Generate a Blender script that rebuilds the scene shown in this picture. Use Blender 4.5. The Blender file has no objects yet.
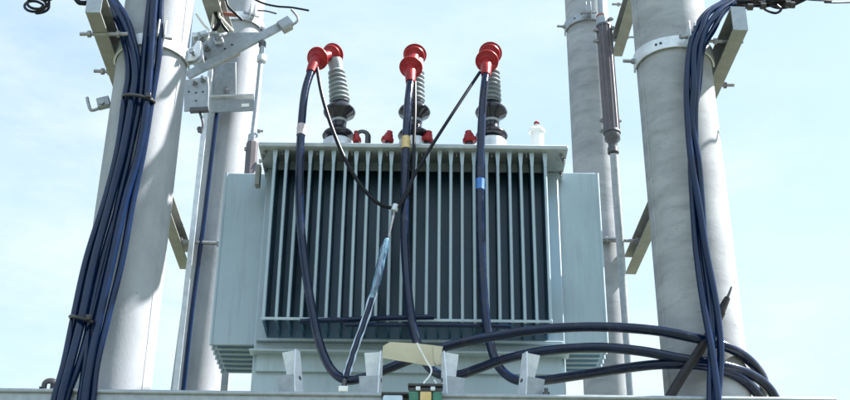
import bpy, math, random
from mathutils import Vector, Matrix
random.seed(7)
R = math.radians
scene = bpy.context.scene
COL = scene.collection
# ------------------------------------------------------------------ camera
F, TH, ROLL = 1300.0, R(27.5), 0.0115
CX, CY = 425.0, 200.0
FWD = Vector((0, math.cos(TH), math.sin(TH)))
UP0 = Vector((0, -math.sin(TH), math.cos(TH)))
RT0 = Vector((1, 0, 0))
RT = RT0*math.cos(ROLL) + UP0*math.sin(ROLL)
UP = UP0*math.cos(ROLL) - RT0*math.sin(ROLL)
cam_d = bpy.data.cameras.new('camera'); cam = bpy.data.objects.new('camera', cam_d); COL.objects.link(cam)
cam_d.sensor_width = 36; cam_d.lens = 36*F/850; cam_d.clip_end = 2000; cam_d.clip_start = .05
cam.matrix_world = Matrix(((RT.x, UP.x, -FWD.x, 0), (RT.y, UP.y, -FWD.y, 0), (RT.z, UP.z, -FWD.z, 0), (0, 0, 0, 1)))
scene.camera = cam
GZ = -1.6                                   # ground level below the camera

def P(px, py, Y):                           # survey point: sight line met with the plane y = Y
    d = FWD + RT*((px-CX)/F) + UP*((CY-py)/F)
    return d*(Y/d.y)
def S(px, p):                               # photo size -> metres at a point
    return px*(p.dot(FWD))/F

# ------------------------------------------------------------------ materials
def nodes(name):
    m = bpy.data.materials.new(name); m.use_nodes = True
    nt = m.node_tree; b = nt.nodes['Principled BSDF']
    return m, nt, b
def N(nt, t, **kw):
    n = nt.nodes.new(t)
    for k, v in kw.items():
        if k in n.inputs: n.inputs[k].default_value = v
        else: setattr(n, k, v)
    return n
def mat(name, c1, c2=None, rough=.5, metal=0, scale=8, stretch=(1, 1, 1), detail=6, lo=.35, hi=.65, bump=0, bscale=60, rvar=.0, spec=.5, coat=0, c3=None, s3=3, l3=.6, h3=.75, st3=(1, 1, 1), speck=None):
    m, nt, b = nodes(name); L = nt.links
    b.inputs['Roughness'].default_value = rough; b.inputs['Metallic'].default_value = metal
    b.inputs['Specular IOR Level'].default_value = spec
    if coat: b.inputs['Coat Weight'].default_value = coat; b.inputs['Coat Roughness'].default_value = .15
    tc = N(nt, 'ShaderNodeTexCoord')
    mp = N(nt, 'ShaderNodeMapping'); mp.inputs['Scale'].default_value = stretch; L.new(tc.outputs['Object'], mp.inputs['Vector'])
    nz = N(nt, 'ShaderNodeTexNoise', Scale=scale, Detail=detail, Roughness=.6); L.new(mp.outputs[0], nz.inputs['Vector'])
    if c2 is None: c2 = [x*.8 for x in c1]
    rp = N(nt, 'ShaderNodeValToRGB'); rp.color_ramp.elements[0].position = lo; rp.color_ramp.elements[1].position = hi
    rp.color_ramp.elements[0].color = (*c2, 1); rp.color_ramp.elements[1].color = (*c1, 1)
    L.new(nz.outputs['Fac'], rp.inputs['Fac']); col = rp.outputs['Color']
    if c3:
        mp3 = N(nt, 'ShaderNodeMapping'); mp3.inputs['Scale'].default_value = st3; L.new(tc.outputs['Object'], mp3.inputs['Vector'])
        n3 = N(nt, 'ShaderNodeTexNoise', Scale=s3, Detail=8, Roughness=.7); L.new(mp3.outputs[0], n3.inputs['Vector'])
        r3 = N(nt, 'ShaderNodeMapRange'); r3.inputs['From Min'].default_value = l3; r3.inputs['From Max'].default_value = h3
        L.new(n3.outputs['Fac'], r3.inputs['Value'])
        mx = N(nt, 'ShaderNodeMix', data_type='RGBA'); L.new(r3.outputs[0], mx.inputs[0]); L.new(col, mx.inputs[6]); mx.inputs[7].default_value = (*c3, 1)
        col = mx.outputs[2]
    if speck:
        ns = N(nt, 'ShaderNodeTexVoronoi', Scale=speck[1]); L.new(tc.outputs['Object'], ns.inputs['Vector'])
        rs = N(nt, 'ShaderNodeMapRange'); rs.inputs['From Min'].default_value = .16; rs.inputs['From Max'].default_value = .10; rs.inputs['To Max'].default_value = .75
        L.new(ns.outputs['Distance'], rs.inputs['Value'])
        ng = N(nt, 'ShaderNodeTexNoise', Scale=7); L.new(tc.outputs['Object'], ng.inputs['Vector'])
        rg = N(nt, 'ShaderNodeMapRange'); rg.inputs['From Min'].default_value = .5; rg.inputs['From Max'].default_value = .62
        L.new(ng.outputs['Fac'], rg.inputs['Value'])
        mu = N(nt, 'ShaderNodeMath', operation='MULTIPLY'); L.new(rs.outputs[0], mu.inputs[0]); L.new(rg.outputs[0], mu.inputs[1])
        ms = N(nt, 'ShaderNodeMix', data_type='RGBA'); L.new(mu.outputs[0], ms.inputs[0]); L.new(col, ms.inputs[6]); ms.inputs[7].default_value = (*speck[0], 1)
        col = ms.outputs[2]
    L.new(col, b.inputs['Base Color'])
    if rvar:
        rr = N(nt, 'ShaderNodeMapRange'); rr.inputs['To Min'].default_value = rough-rvar; rr.inputs['To Max'].default_value = rough+rvar
        L.new(nz.outputs['Fac'], rr.inputs['Value']); L.new(rr.outputs[0], b.inputs['Roughness'])
    if bump:
        nb = N(nt, 'ShaderNodeTexNoise', Scale=bscale, Detail=4); L.new(mp.outputs[0], nb.inputs['Vector'])
        bp = N(nt, 'ShaderNodeBump', Strength=bump, Distance=.004); L.new(nb.outputs['Fac'], bp.inputs['Height']); L.new(bp.outputs[0], b.inputs['Normal'])
    return m

M = {}
M['concrete'] = mat('concrete', (.285, .302, .332), (.19, .205, .232), .85, scale=4.5, stretch=(1.3, 1.3, .7), lo=.25, hi=.75, bump=.14, bscale=90, spec=.3, c3=(.155, .167, .19), s3=9, l3=.54, h3=.85, st3=(1, 1, .5), speck=((.11, .11, .115), 45))
M['concrete_b'] = mat('concrete_weathered', (.28, .295, .318), (.188, .20, .222), .85, scale=4.0, stretch=(1, 1, 2.4), lo=.33, hi=.67, bump=.16, bscale=90, spec=.3, c3=(.14, .149, .165), s3=8, l3=.52, h3=.85, st3=(.8, .8, 2.6), speck=((.10, .10, .105), 42))
M['galv'] = mat('galvanised_steel', (.27, .30, .335), (.19, .215, .245), .5, .3, scale=28, lo=.3, hi=.7, rvar=.12, bump=.1, bscale=120, c3=(.17, .185, .205), s3=9, l3=.55, h3=.8)
M['galv_light'] = mat('galvanised_bright', (.50, .53, .57), (.38, .41, .45), .45, .35, scale=22, rvar=.12, bump=.1, bscale=120, c3=(.30, .31, .31), s3=14, l3=.6, h3=.8)
M['galv_old'] = mat('galvanised_dull', (.215, .222, .21), (.16, .166, .158), .6, .15, scale=14, rvar=.1, bump=.15, bscale=90, c3=(.145, .142, .125), s3=8, l3=.58, h3=.8)
M['paint'] = mat('grey_green_paint', (.285, .365, .42), (.255, .33, .388), .40, 0, scale=3, rvar=.06, bump=.05, bscale=40, c3=(.21, .255, .28), s3=6, l3=.5, h3=.8, st3=(5, 5, .4))
M['lid'] = mat('weathered_lid', (.34, .38, .41), (.25, .29, .32), .5, 0, scale=12, rvar=.08, c3=(.16, .15, .14), s3=16, l3=.55, h3=.8)
M['fin_shade'] = mat('fin_gap_shade', (.040, .115, .19), (.03, .092, .16), .36, 0, scale=4, rvar=.06, c3=(.04, .075, .11), s3=9, l3=.55, h3=.8, st3=(2, 2, .5))  # gap shade put into the blade colour, far darker than the tank paint
M['cable'] = mat('black_sheath', (.0022, .0115, .047), (.0015, .008, .030), .16, 0, scale=9, rvar=.05, spec=.22, bump=.12, bscale=30, c3=(.014, .022, .045), s3=20, l3=.6, h3=.8)
M['cable_dusty'] = mat('dusty_sheath', (.0022, .0095, .037), (.0015, .006, .022), .16, 0, scale=12, rvar=.05, spec=.28, bump=.15, bscale=40, c3=(.036, .038, .05), s3=14, l3=.54, h3=.78)
M['wire'] = mat('black_wire', (.008, .010, .016), (.005, .006, .01), .4, scale=20, spec=.15)
M['red'] = mat('red_insulator', (.26, .010, .014), (.19, .007, .011), .38, scale=25, rvar=.1, spec=.25, c3=(.14, .012, .016), s3=30, l3=.58, h3=.8)
M['porcelain'] = mat('brown_porcelain', (.016, .017, .026), (.01, .011, .018), .18, scale=10, spec=.34)
M['sleeve'] = mat('grey_silicone', (.21, .245, .275), (.155, .185, .21), .5, scale=16, c3=(.22, .24, .25), s3=18, l3=.55, h3=.8)
M['polymer'] = mat('dark_polymer', (.075, .065, .080), (.05, .043, .054), .5, scale=12, c3=(.11, .10, .11), s3=20, l3=.55, h3=.8)
M['bolt'] = mat('bolt_steel', (.28, .29, .31), (.18, .185, .2), .45, .7, scale=60)
M['dark_steel'] = mat('dark_steel', (.07, .075, .085), (.05, .05, .06), .5, .4, scale=30)
M['yellow'] = mat('yellow_tape', (.50, .38, .17), (.40, .29, .11), .5, scale=40)
M['rubber'] = mat('dark_rubber', (.022, .021, .024), (.012, .012, .015), .6, scale=30, spec=.2)
M['blue'] = mat('blue_tape', (.02, .13, .42), (.015, .1, .34), .45, scale=40)
M['mauve'] = mat('pale_tape', (.42, .36, .38), (.33, .28, .30), .5, scale=40)
M['card'] = mat('cardboard', (.45, .41, .31), (.39, .35, .26), .85, scale=10, bump=.15, bscale=50, c3=(.30, .26, .19), s3=14, l3=.55, h3=.8)
M['white'] = mat('white_plastic', (.74, .75, .75), (.64, .65, .66), .4, scale=10)
M['string'] = mat('white_string', (.7, .7, .7), (.55, .55, .55), .8, scale=60)
M['green'] = mat('green_plastic', (.02, .14, .085), (.015, .09, .06), .4, scale=20)
M['black'] = mat('black_plastic', (.014, .014, .017), (.01, .01, .012), .4, scale=20)
M['wire_red'] = mat('rusty_red_wire', (.22, .07, .05), (.15, .05, .04), .5, scale=30)
M['wire_white'] = mat('white_wire', (.6, .58, .56), (.48, .46, .44), .5, scale=30)
M['pale_blue'] = mat('pale_blue_plastic', (.42, .5, .62), (.34, .42, .52), .4, scale=20)
M['ground'] = mat('ground', (.10, .11, .07), (.055, .075, .035), .95, scale=.6, detail=10, bump=.5, bscale=6, c3=(.13, .13, .11), s3=.15, l3=.45, h3=.6)
# crinkled clear-blue film: pale streaks along a dark cable
M['film'] = mat('crinkled_film', (.17, .36, .48), (.008, .030, .085), .15, 0, scale=60, stretch=(1.6, 1.6, .22), lo=.42, hi=.66, spec=.8, coat=.6, bump=.8, bscale=70)

# ------------------------------------------------------------------ mesh builder
class MB:
    def __init__(s): s.v = []; s.f = []
    def add(s, vs, fs):
        n = len(s.v); s.v += [Vector(v) for v in vs]; s.f += [tuple(i+n for i in f) for f in fs]; return s
    def box(s, lo, hi):
        x0, y0, z0 = lo; x1, y1, z1 = hi
        return s.hexa([(x0, y0, z0), (x1, y0, z0), (x1, y1, z0), (x0, y1, z0), (x0, y0, z1), (x1, y0, z1), (x1, y1, z1), (x0, y1, z1)])
    def hexa(s, v):
        return s.add(v, [(0, 3, 2, 1), (4, 5, 6, 7), (0, 1, 5, 4), (1, 2, 6, 5), (2, 3, 7, 6), (3, 0, 4, 7)])
    def bar(s, a, b, w, h, side=None):       # rectangular bar a->b, w along side, h across
        a, b = Vector(a), Vector(b); d = (b-a).normalized()
        u = Vector(side) if side else Vector((0, 0, 1)).cross(d)
        if u.length < 1e-4: u = Vector((1, 0, 0))
        u = (u-d*u.dot(d)).normalized(); t = d.cross(u).normalized()
        u *= w/2; t *= h/2
        return s.hexa([a-u-t, a+u-t, a+u+t, a-u+t, b-u-t, b+u-t, b+u+t, b-u+t])
    def prism(s, pts, off):                  # outline given its own thickness
        n = len(pts); off = Vector(off); pts = [Vector(p) for p in pts]
        return s.add(pts+[p+off for p in pts], [tuple(range(n))[::-1], tuple(range(n, 2*n))]+[(i, (i+1) % n, (i+1) % n+n, i+n) for i in range(n)])
    def lathe(s, prof, o, ax, seg=28, caps=True):
        o = Vector(o); ax = Vector(ax).normalized()
        u = ax.orthogonal().normalized(); w = ax.cross(u)
        vs = []
        for r, t in prof:
            for k in range(seg):
                a = 2*math.pi*k/seg; vs.append(o+ax*t+(u*math.cos(a)+w*math.sin(a))*r)
        m = len(prof); fs = []
        for i in range(m-1):
            for k in range(seg):
                k2 = (k+1) % seg; fs.append((i*seg+k, i*seg+k2, (i+1)*seg+k2, (i+1)*seg+k))
        if caps: fs += [tuple(range(seg))[::-1], tuple((m-1)*seg+k for k in range(seg))]
        else:
            for k in range(seg):
                k2 = (k+1) % seg; fs.append(((m-1)*seg+k, (m-1)*seg+k2, k2, k))
        return s.add(vs, fs)
    def cyl(s, a, b, r, seg=16):
        a, b = Vector(a), Vector(b); return s.lathe([(r, 0), (r, (b-a).length)], a, b-a, seg)
    def tube(s, pts, r, seg=12, flat=1.0, twist=0):
        pts = [Vector(p) for p in pts]; n = len(pts); vs = []; fs = []
        u = None
        for i, p in enumerate(pts):
            d = (pts[min(i+1, n-1)]-pts[max(i-1, 0)]).normalized()
            if u is None: u = d.orthogonal()
            u = (u-d*u.dot(d)).normalized(); w = d.cross(u)
            rr = r(i/(n-1)) if callable(r) else r
            for k in range(seg):
                a = 2*math.pi*k/seg; vs.append(p+(u*math.cos(a)+w*math.sin(a)*flat)*rr)
        for i in range(n-1):
            for k in range(seg):
                k2 = (k+1) % seg; fs.append((i*seg+k, i*seg+k2, (i+1)*seg+k2, (i+1)*seg+k))
        fs += [tuple(range(seg))[::-1], tuple((n-1)*seg+k for k in range(seg))]
        return s.add(vs, fs)
    def build(s, name, m, parent=None, loc=None, bevel=0, ang=38):
        if parent is not None: loc = parent.matrix_basis.translation.copy() if parent.type == 'EMPTY' else parent['o']
        if loc is None:
            zs = min(v.z for v in s.v); c = sum(s.v, Vector())/len(s.v); loc = Vector((c.x, c.y, zs))
        loc = Vector(loc)
        me = bpy.data.meshes.new(name); me.from_pydata([v-loc for v in s.v], [], s.f); me.update()
        import bmesh
        bm = bmesh.new(); bm.from_mesh(me); bmesh.ops.recalc_face_normals(bm, faces=bm.faces); bm.to_mesh(me); bm.free()
        for p in me.polygons: p.use_smooth = True
        me.set_sharp_from_angle(angle=R(ang))
        me.materials.append(M[m] if isinstance(m, str) else m)
        o = bpy.data.objects.new(name, me); COL.objects.link(o)
        if parent is not None: o.parent = parent; OFF[o.name] = loc
        else: o.location = loc
        OFF[o.name] = loc
        if bevel:
            bv = o.modifiers.new('bevel', 'BEVEL'); bv.width = bevel; bv.segments = 2; bv.limit_method = 'ANGLE'; bv.angle_limit = R(40); bv.harden_normals = False
        return o
OFF = {}
def sub(mb, name, m, parent, **k):           # child mesh drawn in world coordinates under a part or thing
    loc = OFF[parent.name]
    o = mb.build(name, m, loc=loc, **k); o.parent = parent; o.location = (0, 0, 0)
    return o
def tag(o, label, cat, group=None, kind=None):
    o['label'] = label; o['category'] = cat
    if group: o['group'] = group
    o['kind'] = kind or 'thing'
    return o
def empty(name, loc, label, cat, group=None):
    o = bpy.data.objects.new(name, None); COL.objects.link(o); o.location = loc; o.empty_display_size = .1
    OFF[o.name] = Vector(loc); return tag(o, label, cat, group)
def spline(pts, n=10):
    pts = [Vector(p) for p in pts]; out = []
    q = [pts[0]*2-pts[1]]+pts+[pts[-1]*2-pts[-2]]
    for i in range(1, len(q)-2):
        a, b, c, d = q[i-1:i+3]
        for k in range(n):
            t = k/n
            out.append(.5*((2*b)+(c-a)*t+(2*a-5*b+4*c-d)*t*t+(3*b-a-3*c+d)*t**3))
    out.append(pts[-1]); return out
def hexbolt(mb, p, ax, r=.012, h=.012, shank=0, sr=None):
    ax = Vector(ax).normalized(); p = Vector(p)
    mb.lathe([(r, 0), (r, h)], p, ax, 6)
    if shank: mb.cyl(p+ax*h, p+ax*(h+shank), sr or r*.55, 10)
    return mb

# ------------------------------------------------------------------ ground
g = MB().add([(-400, -400, GZ), (400, -400, GZ), (400, 400, GZ), (-400, 400, GZ)], [(0, 1, 2, 3)]).build('ground', 'ground', loc=(0, 0, GZ))
g['kind'] = 'structure'

def blocker_hills():  # unseen ridge added behind the camera to block low front light
    mb = MB(); n = 48; vs = []; fs = []
    rows = ((-30, 0), (-42, .45), (-55, .8), (-72, 1.0), (-110, .7))
    for y, k in rows:
        for i in range(n+1):
            x = -150+300*i/n
            h = (20+5*math.sin(i*.37+1)+2.5*math.sin(i*1.3))*k*max(0, 1-(x/160)**4)
            vs.append((x, y, GZ-.05+h))
    m = n+1
    for r in range(len(rows)-1):
        for i in range(n): fs.append((r*m+i, r*m+i+1, (r+1)*m+i+1, (r+1)*m+i))
    o = mb.add(vs, fs).build('blocker_hills', 'ground', loc=(0, -60, GZ), ang=80); o['kind'] = 'structure'
blocker_hills()

# ------------------------------------------------------------------ poles
def pole(c0, c1, Y, r, m, label, seam=None, ztop=6.2):
    a, b = P(c0, 0, Y), P(c1, 390, Y)
    dz = a.z-b.z
    at = lambda z: Vector((b.x+(a.x-b.x)*(z-b.z)/dz, Y, z))
    base, top = at(GZ), at(ztop)
    mb = MB(); n = 64; rings = 40; vs = []; fs = []
    for i in range(rings+1):
        c = base.lerp(top, i/rings); rr = r*(1.03-.06*i/rings)
        for k in range(n):
            ang = 2*math.pi*k/n
            q = rr*(1+.0025*math.sin(3*ang+i*.7)*math.sin(i*1.3))
            if seam is not None:                 # mould seam: a low rib down the pole
                d = abs((ang-seam+math.pi) % (2*math.pi)-math.pi)
                if d < .04: q += .003
            vs.append(c+Vector((math.cos(ang)*q, math.sin(ang)*q, 0)))
    for i in range(rings):
        for k in range(n):
            k2 = (k+1) % n; fs.append((i*n+k, i*n+k2, (i+1)*n+k2, (i+1)*n+k))
    fs += [tuple(range(n))[::-1], tuple(rings*n+k for k in range(n))]
    mb.add(vs, fs)
    o = mb.build('concrete_pole', m, loc=base, ang=60)
    if seam is not None:
        d = Vector((math.cos(seam), math.sin(seam), 0))
        sub(MB().tube([base+d*(r*1.03+.0008), top+d*(r*.97+.0008)], .0042, 8), 'mould_seam', m, o)
    tag(o, label, 'utility pole', 'concrete poles carrying the transformer platform')
    return at
YF, YR = 5.10, 7.25
RFL, RFR, RRE = .163, .174, .146
fl = pole(160.3, 110.5, YF, RFL, 'concrete', 'thick grey concrete pole in front with the cable bundle strapped to its left side', seam=R(-28))
fr = pole(667, 707, YF, RFR, 'concrete_b', 'thick grey concrete pole in front with power cables looped round its foot', seam=R(200))
rl = pole(244, 196, YR, RRE, 'concrete', 'thinner rear concrete pole behind the switch arm with a flat strap down its side', seam=None)
rr_ = pole(586, 609, YR, RRE, 'concrete_b', 'thinner rear concrete pole with the dark ribbed arrester in front of it', seam=R(185))

# ------------------------------------------------------------------ pole clamp bands
def clamp(at, r, py, pxref, Y, a0, a1, label, ears=(), hgt=.080, m='galv_light', holes=(), bolts=()):
    z = P(pxref, py, Y).z; c = at(z)
    t = empty('pole_clamp', c, label, 'pole clamp', 'steel clamp bands on the poles')
    mb = MB(); n = 30; ri, ro = r+.003, r+.012
    vs = []; fs = []
    for i in range(n+1):
        a = R(a0+(a1-a0)*i/n); d = Vector((math.cos(a), math.sin(a), 0))
        hh = hgt/2*(1-.25*math.sin(math.pi*i/n))
        for rad, zz in ((ri, -hh), (ro, -hh), (ro, hh), (ri, hh)): vs.append(c+d*rad+Vector((0, 0, zz)))
    for i in range(n):
        for k in range(4): fs.append((i*4+k, i*4+(k+1) % 4, (i+1)*4+(k+1) % 4, (i+1)*4+k))
    fs += [(0, 1, 2, 3), tuple(n*4+k for k in (3, 2, 1, 0))]
    mb.add(vs, fs).build('band', m, t, bevel=.0015)
    for e in ears:
        a = R(e); d = Vector((math.cos(a), math.sin(a), 0)); tg = Vector((-d.y, d.x, 0))
        for sgn in (-1, 1):
            o = tg*(.012*sgn)
            pts = [c+d*(ro-.006)+o+Vector((0, 0, -.034)), c+d*(ro+.035)+o+Vector((0, 0, -.030)), c+d*(ro+.060)+o+Vector((0, 0, -.005)),
                   c+d*(ro+.055)+o+Vector((0, 0, .075)), c+d*(ro+.040)+o+Vector((0, 0, .078)), c+d*(ro+.02)+o+Vector((0, 0, .044)), c+d*(ro-.006)+o+Vector((0, 0, .036))]
            MB().prism(pts, tg*(.006*sgn)).build('ear', m, t, bevel=.001)
        hexbolt(MB(), c+d*(ro+.028)-tg*.055, tg, .013, .014, .095, .0075).build('bolt', 'bolt', t)
    for e, l in bolts:
        a = R(e); d = Vector((math.cos(a), math.sin(a), 0))
        hexbolt(MB(), c+d*ro, d, .014, .013, l, .0085).build('bolt', 'bolt', t)
    for e in holes:
        a = R(e); d = Vector((math.cos(a), math.sin(a), 0))
        MB().cyl(c+d*(ro-.002), c+d*(ro+.0015), .007, 12).build('bolt_hole', 'black', t)
    return t
clamp(fr, RFR, 42, 660, YF-RFR, -188, -10, 'bright steel clamp band round the right front pole with two dark bolt holes', ears=(-78,), holes=(-118, -125), bolts=((-176, .04),))
clamp(fl, RFL, 40, 160, YF-RFL, -175, 8, 'bright steel clamp band round the left front pole beside the switch arm', ears=(-70, -8), bolts=((-4, .02),))
clamp(rr_, RRE, 16, 570, YR-RRE, -192, -10, 'dull steel clamp band round the right rear pole above the sky gap', ears=(-95,), m='galv', holes=(-130,), bolts=((-172, .04),))
clamp(rl, RRE, 16, 250, YR-RRE, -170, 12, 'sunlit steel clamp band round the left rear pole above the switch arm', ears=(-60,), m='galv_light')

# ------------------------------------------------------------------ frame beams that run front to back past the poles
def ybeam(pn, pf, w, h, label, bolts, cat='beam', thick=.008):
    a, b = Vector(pn), Vector(pf)             # centre of the bottom face
    t = empty('frame_beam', a, label, 'steel beam', 'steel beams bolted to the sides of the poles')
    d = (b-a).normalized(); s = Vector((d.y, -d.x, 0)).normalized(); up = Vector((0, 0, 1))
    inw = -1 if a.x > 0 else 1                # open side faces the pole
    MB().bar(a+up*(thick/2), b+up*(thick/2), w, thick, s).build('bottom_flange', 'galv_old', t, bevel=.001)
    MB().bar(a+up*(h-thick/2), b+up*(h-thick/2), w, thick, s).build('top_flange', 'galv_old', t, bevel=.001)
    o = s*(-inw*(w/2-thick/2))
    MB().bar(a+o+up*(h/2), b+o+up*(h/2), thick, h-2*thick, s).build('web', 'galv', t, bevel=.001)
    MB().bar(a+up*(h/2)-d*.007, a+up*(h/2)-d*.0005, w+.001, h+.001, s).build('end_plate', 'galv', t)
    for (p0, p1, r) in bolts:
        mb = MB().cyl(p0, p1, r, 12); dd = (Vector(p1)-Vector(p0)).normalized()
        mb.lathe([(r*1.9, 0), (r*1.9, .014)], Vector(p1)-dd*.05, dd, 6); mb.lathe([(r*1.9, 0), (r*1.9, .014)], Vector(p0)+dd*.035, dd, 6)
        mb.build('through_bolt', 'bolt', t)
    return t
ZB = P(93, 13, 4.70).z
nl, nr = P(93, 13, 4.70), None
yr_ = 4.70
nr = P(739.5, 23, 4.776); nr.z = ZB
fl_end = Vector((P(181, 262, 7.2).x-.015, 7.42, ZB)); fr_end = Vector((P(636, 262, 7.2).x-.0, 7.42, ZB))
ybeam(nl, fl_end, .066, .125, 'olive grey steel channel outside the left poles, near end right of the black coil',
      [(P(80, 34, 4.86), P(128, 34, 4.86), .009), (P(94, 71, 5.25), P(118, 72, 5.25), .009), (P(174, 241, 7.06), P(226, 244, 7.06), .012)])
ybeam(nr, fr_end, .066, .125, 'olive grey steel channel outside the right poles, near end left of the wire bunch',
      [(P(706, 41, 4.92), P(743, 42, 4.92), .008), (P(716, 85, 5.3), P(734, 85, 5.3), .009), (P(600, 240, 7.08), P(645, 241, 7.08), .011)])
ZU = P(614, 52, 7.0).z
ybeam((1.31, 5.0, ZU), (1.235, 7.05, ZU), .07, .12, 'high steel channel seen from below between the two right poles at the top edge',
      [(P(612, 4, 6.75), P(636, 5, 6.75), .008), (P(608, 37, 6.95), P(634, 37, 6.95), .008)])
ybeam((-1.40, 5.0, ZU), (-1.30, 7.05, ZU), .10, .12, 'high steel channel seen from below between the two left poles behind loose wires', [])

# ------------------------------------------------------------------ front crossbeam and platform
YB = 4.80                                      # front of the crossbeam
bl, br = P(-40, 388, YB), P(836, 397, YB)
zb = (bl.z+br.z)/2
t = empty('platform_beam', (0, YB, zb), 'long galvanised channel beam across the foot of the picture in front of the poles', 'steel beam', 'steel beams of the platform')
MB().box((bl.x-.4, YB+.001, zb-.007), (br.x, YB+.075, zb)).build('top_flange', 'galv', t, bevel=.0015)
MB().box((bl.x-.4, YB+.006, zb-.143), (br.x, YB+.014, zb-.0075)).build('web', 'galv', t)
MB().tube([(bl.x-.4, YB+.004, zb-.010), (br.x, YB+.004, zb-.010)], .0075, 12).build('rolled_edge', 'galv', t)
MB().box((bl.x-.4, YB, zb-.15), (br.x, YB+.075, zb-.1435)).build('bottom_flange', 'galv', t, bevel=.0015)
MB().cyl((-1.28, YB+.03, zb-.07), (-1.28, YB+.12, zb-.07), .012).build('bolt', 'bolt', t)
MB().cyl((1.16, YB+.03, zb-.07), (1.16, YB+.12, zb-.07), .012).build('bolt', 'bolt', t)
ZP = zb
def chan(name, lo, hi, label):
    t = empty(name, ((lo[0]+hi[0])/2, (lo[1]+hi[1])/2, lo[2]), label, 'steel beam', 'steel beams of the platform')
    MB().box(lo, hi).build('steel_section', 'galv', t, bevel=.003); return t
chan('platform_beam', (-1.115, 4.885, ZP-.16), (-1.045, 7.40, ZP-.03), 'platform beam running back from the front beam inside the left poles')
chan('platform_beam', (.915, 4.885, ZP-.16), (.975, 7.40, ZP-.03), 'platform beam running back from the front beam inside the right poles')
chan('platform_beam', (-1.12, 5.98, ZP-.029), (.98, 6.06, ZP+.05), 'cross rail under the front edge of the transformer tank')
chan('platform_beam', (-1.12, 6.40, ZP-.029), (.98, 6.48, ZP+.05), 'cross rail under the rear edge of the transformer tank')
pp = P(225.5, 380, 6.60)
t = empty('support_post', (pp.x, 6.6, ZP-.03), 'short dark steel post seen under the left radiator', 'steel post')
MB().box((pp.x-.02, 6.58, ZP-.03), (pp.x+.02, 6.62, pp.z+.32)).build('upright', 'galv', t, bevel=.002)
MB().box((pp.x-.05, 6.55, ZP-.03), (pp.x+.05, 6.5795, ZP-.018)).build('foot_plate', 'galv', t)

# ------------------------------------------------------------------ transformer
YFIN, YW, YT = 5.70, 5.90, 6.50                # fin fronts, tank front wall, tank rear wall
zt = P(405, 149, 5.68).z                       # underside of the lid
zfb = P(405, 322, YFIN).z                      # foot of the fins
xl, xr = P(261, 250, YW).x, P(561, 250, YW).x
tf = empty('transformer', ((xl+xr)/2, (YW+YT)/2, ZP+.05), 'large grey green oil filled transformer with upright cooling fins between four concrete poles', 'transformer')
MB().box((xl, YW, ZP+.052), (xr, YT, zt-.001)).build('tank', 'paint', tf, bevel=.006)
lx0, lx1 = P(258.5, 145, 5.67).x, P(568, 147, 5.67).x
zl = zt+.024
lid = MB().box((lx0, 5.665, zt), (lx1, 6.62, zl)).build('lid', 'lid', tf, bevel=.004)
nb = 18
for i in range(nb):
    x = lx0+.03+(lx1-lx0-.06)*i/(nb-1)
    mb = MB(); hexbolt(mb, (x, 5.715, zt-.002), (0, 0, -1), .010, .010, .012, .006)
    sub(mb, 'lid_bolt', 'bolt', lid)
for s_, x in ((-1, lx0+.015), (1, lx1-.015)):  # clamps along the lid ends
    for y in (5.76, 5.90, 6.1, 6.3, 6.5):
        mb = MB(); hexbolt(mb, (x, y, zt-.002), (0, 0, -1), .010, .010, .012, .006); sub(mb, 'lid_bolt', 'bolt', lid)
# front cooling fins: a thin hollow blade with a flared head under the lid
nf = 24
x0, x1 = P(269, 240, YFIN).x, P(547, 240, YFIN).x
sp = (x1-x0)/(nf-1)
fin = None; rj = random.Random(2)
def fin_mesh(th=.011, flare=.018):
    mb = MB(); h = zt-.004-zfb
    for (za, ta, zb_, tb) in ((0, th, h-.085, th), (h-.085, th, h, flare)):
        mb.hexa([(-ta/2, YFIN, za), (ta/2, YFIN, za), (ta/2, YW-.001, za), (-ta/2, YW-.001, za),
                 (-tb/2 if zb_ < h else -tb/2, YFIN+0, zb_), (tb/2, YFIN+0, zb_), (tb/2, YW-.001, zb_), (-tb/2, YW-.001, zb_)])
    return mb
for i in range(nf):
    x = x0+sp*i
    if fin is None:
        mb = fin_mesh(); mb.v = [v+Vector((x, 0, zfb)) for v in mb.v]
        fin = mb.build('cooling_fin', 'fin_shade', tf)
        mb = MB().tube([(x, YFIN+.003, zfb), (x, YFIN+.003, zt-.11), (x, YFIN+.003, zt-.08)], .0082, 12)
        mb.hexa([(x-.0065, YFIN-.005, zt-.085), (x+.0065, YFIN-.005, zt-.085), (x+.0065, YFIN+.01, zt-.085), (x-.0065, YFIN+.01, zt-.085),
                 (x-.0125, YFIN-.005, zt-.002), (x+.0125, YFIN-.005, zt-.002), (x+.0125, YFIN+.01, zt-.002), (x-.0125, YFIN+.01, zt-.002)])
        edge = sub(mb, 'fin_edge', 'paint', fin)  # edge keeps the tank paint; the blade colour behind carries the shade
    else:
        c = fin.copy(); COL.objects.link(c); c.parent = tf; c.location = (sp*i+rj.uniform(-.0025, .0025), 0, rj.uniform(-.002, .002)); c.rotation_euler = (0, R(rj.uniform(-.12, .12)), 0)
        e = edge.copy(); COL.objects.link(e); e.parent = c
MB().box((x0-.004, YW-.006, zfb-.012), (x1+.004, YW-.0004, zt-.003)).build('fin_wall_shade', 'fin_shade', tf)  # dark sheet over the tank wall: shade between the fins as colour
MB().box((x0-.02, YFIN+.115, zt-.052), (x1+.02, YFIN+.121, zt-.0015)).build('tank_flange', 'paint', tf)
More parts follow.
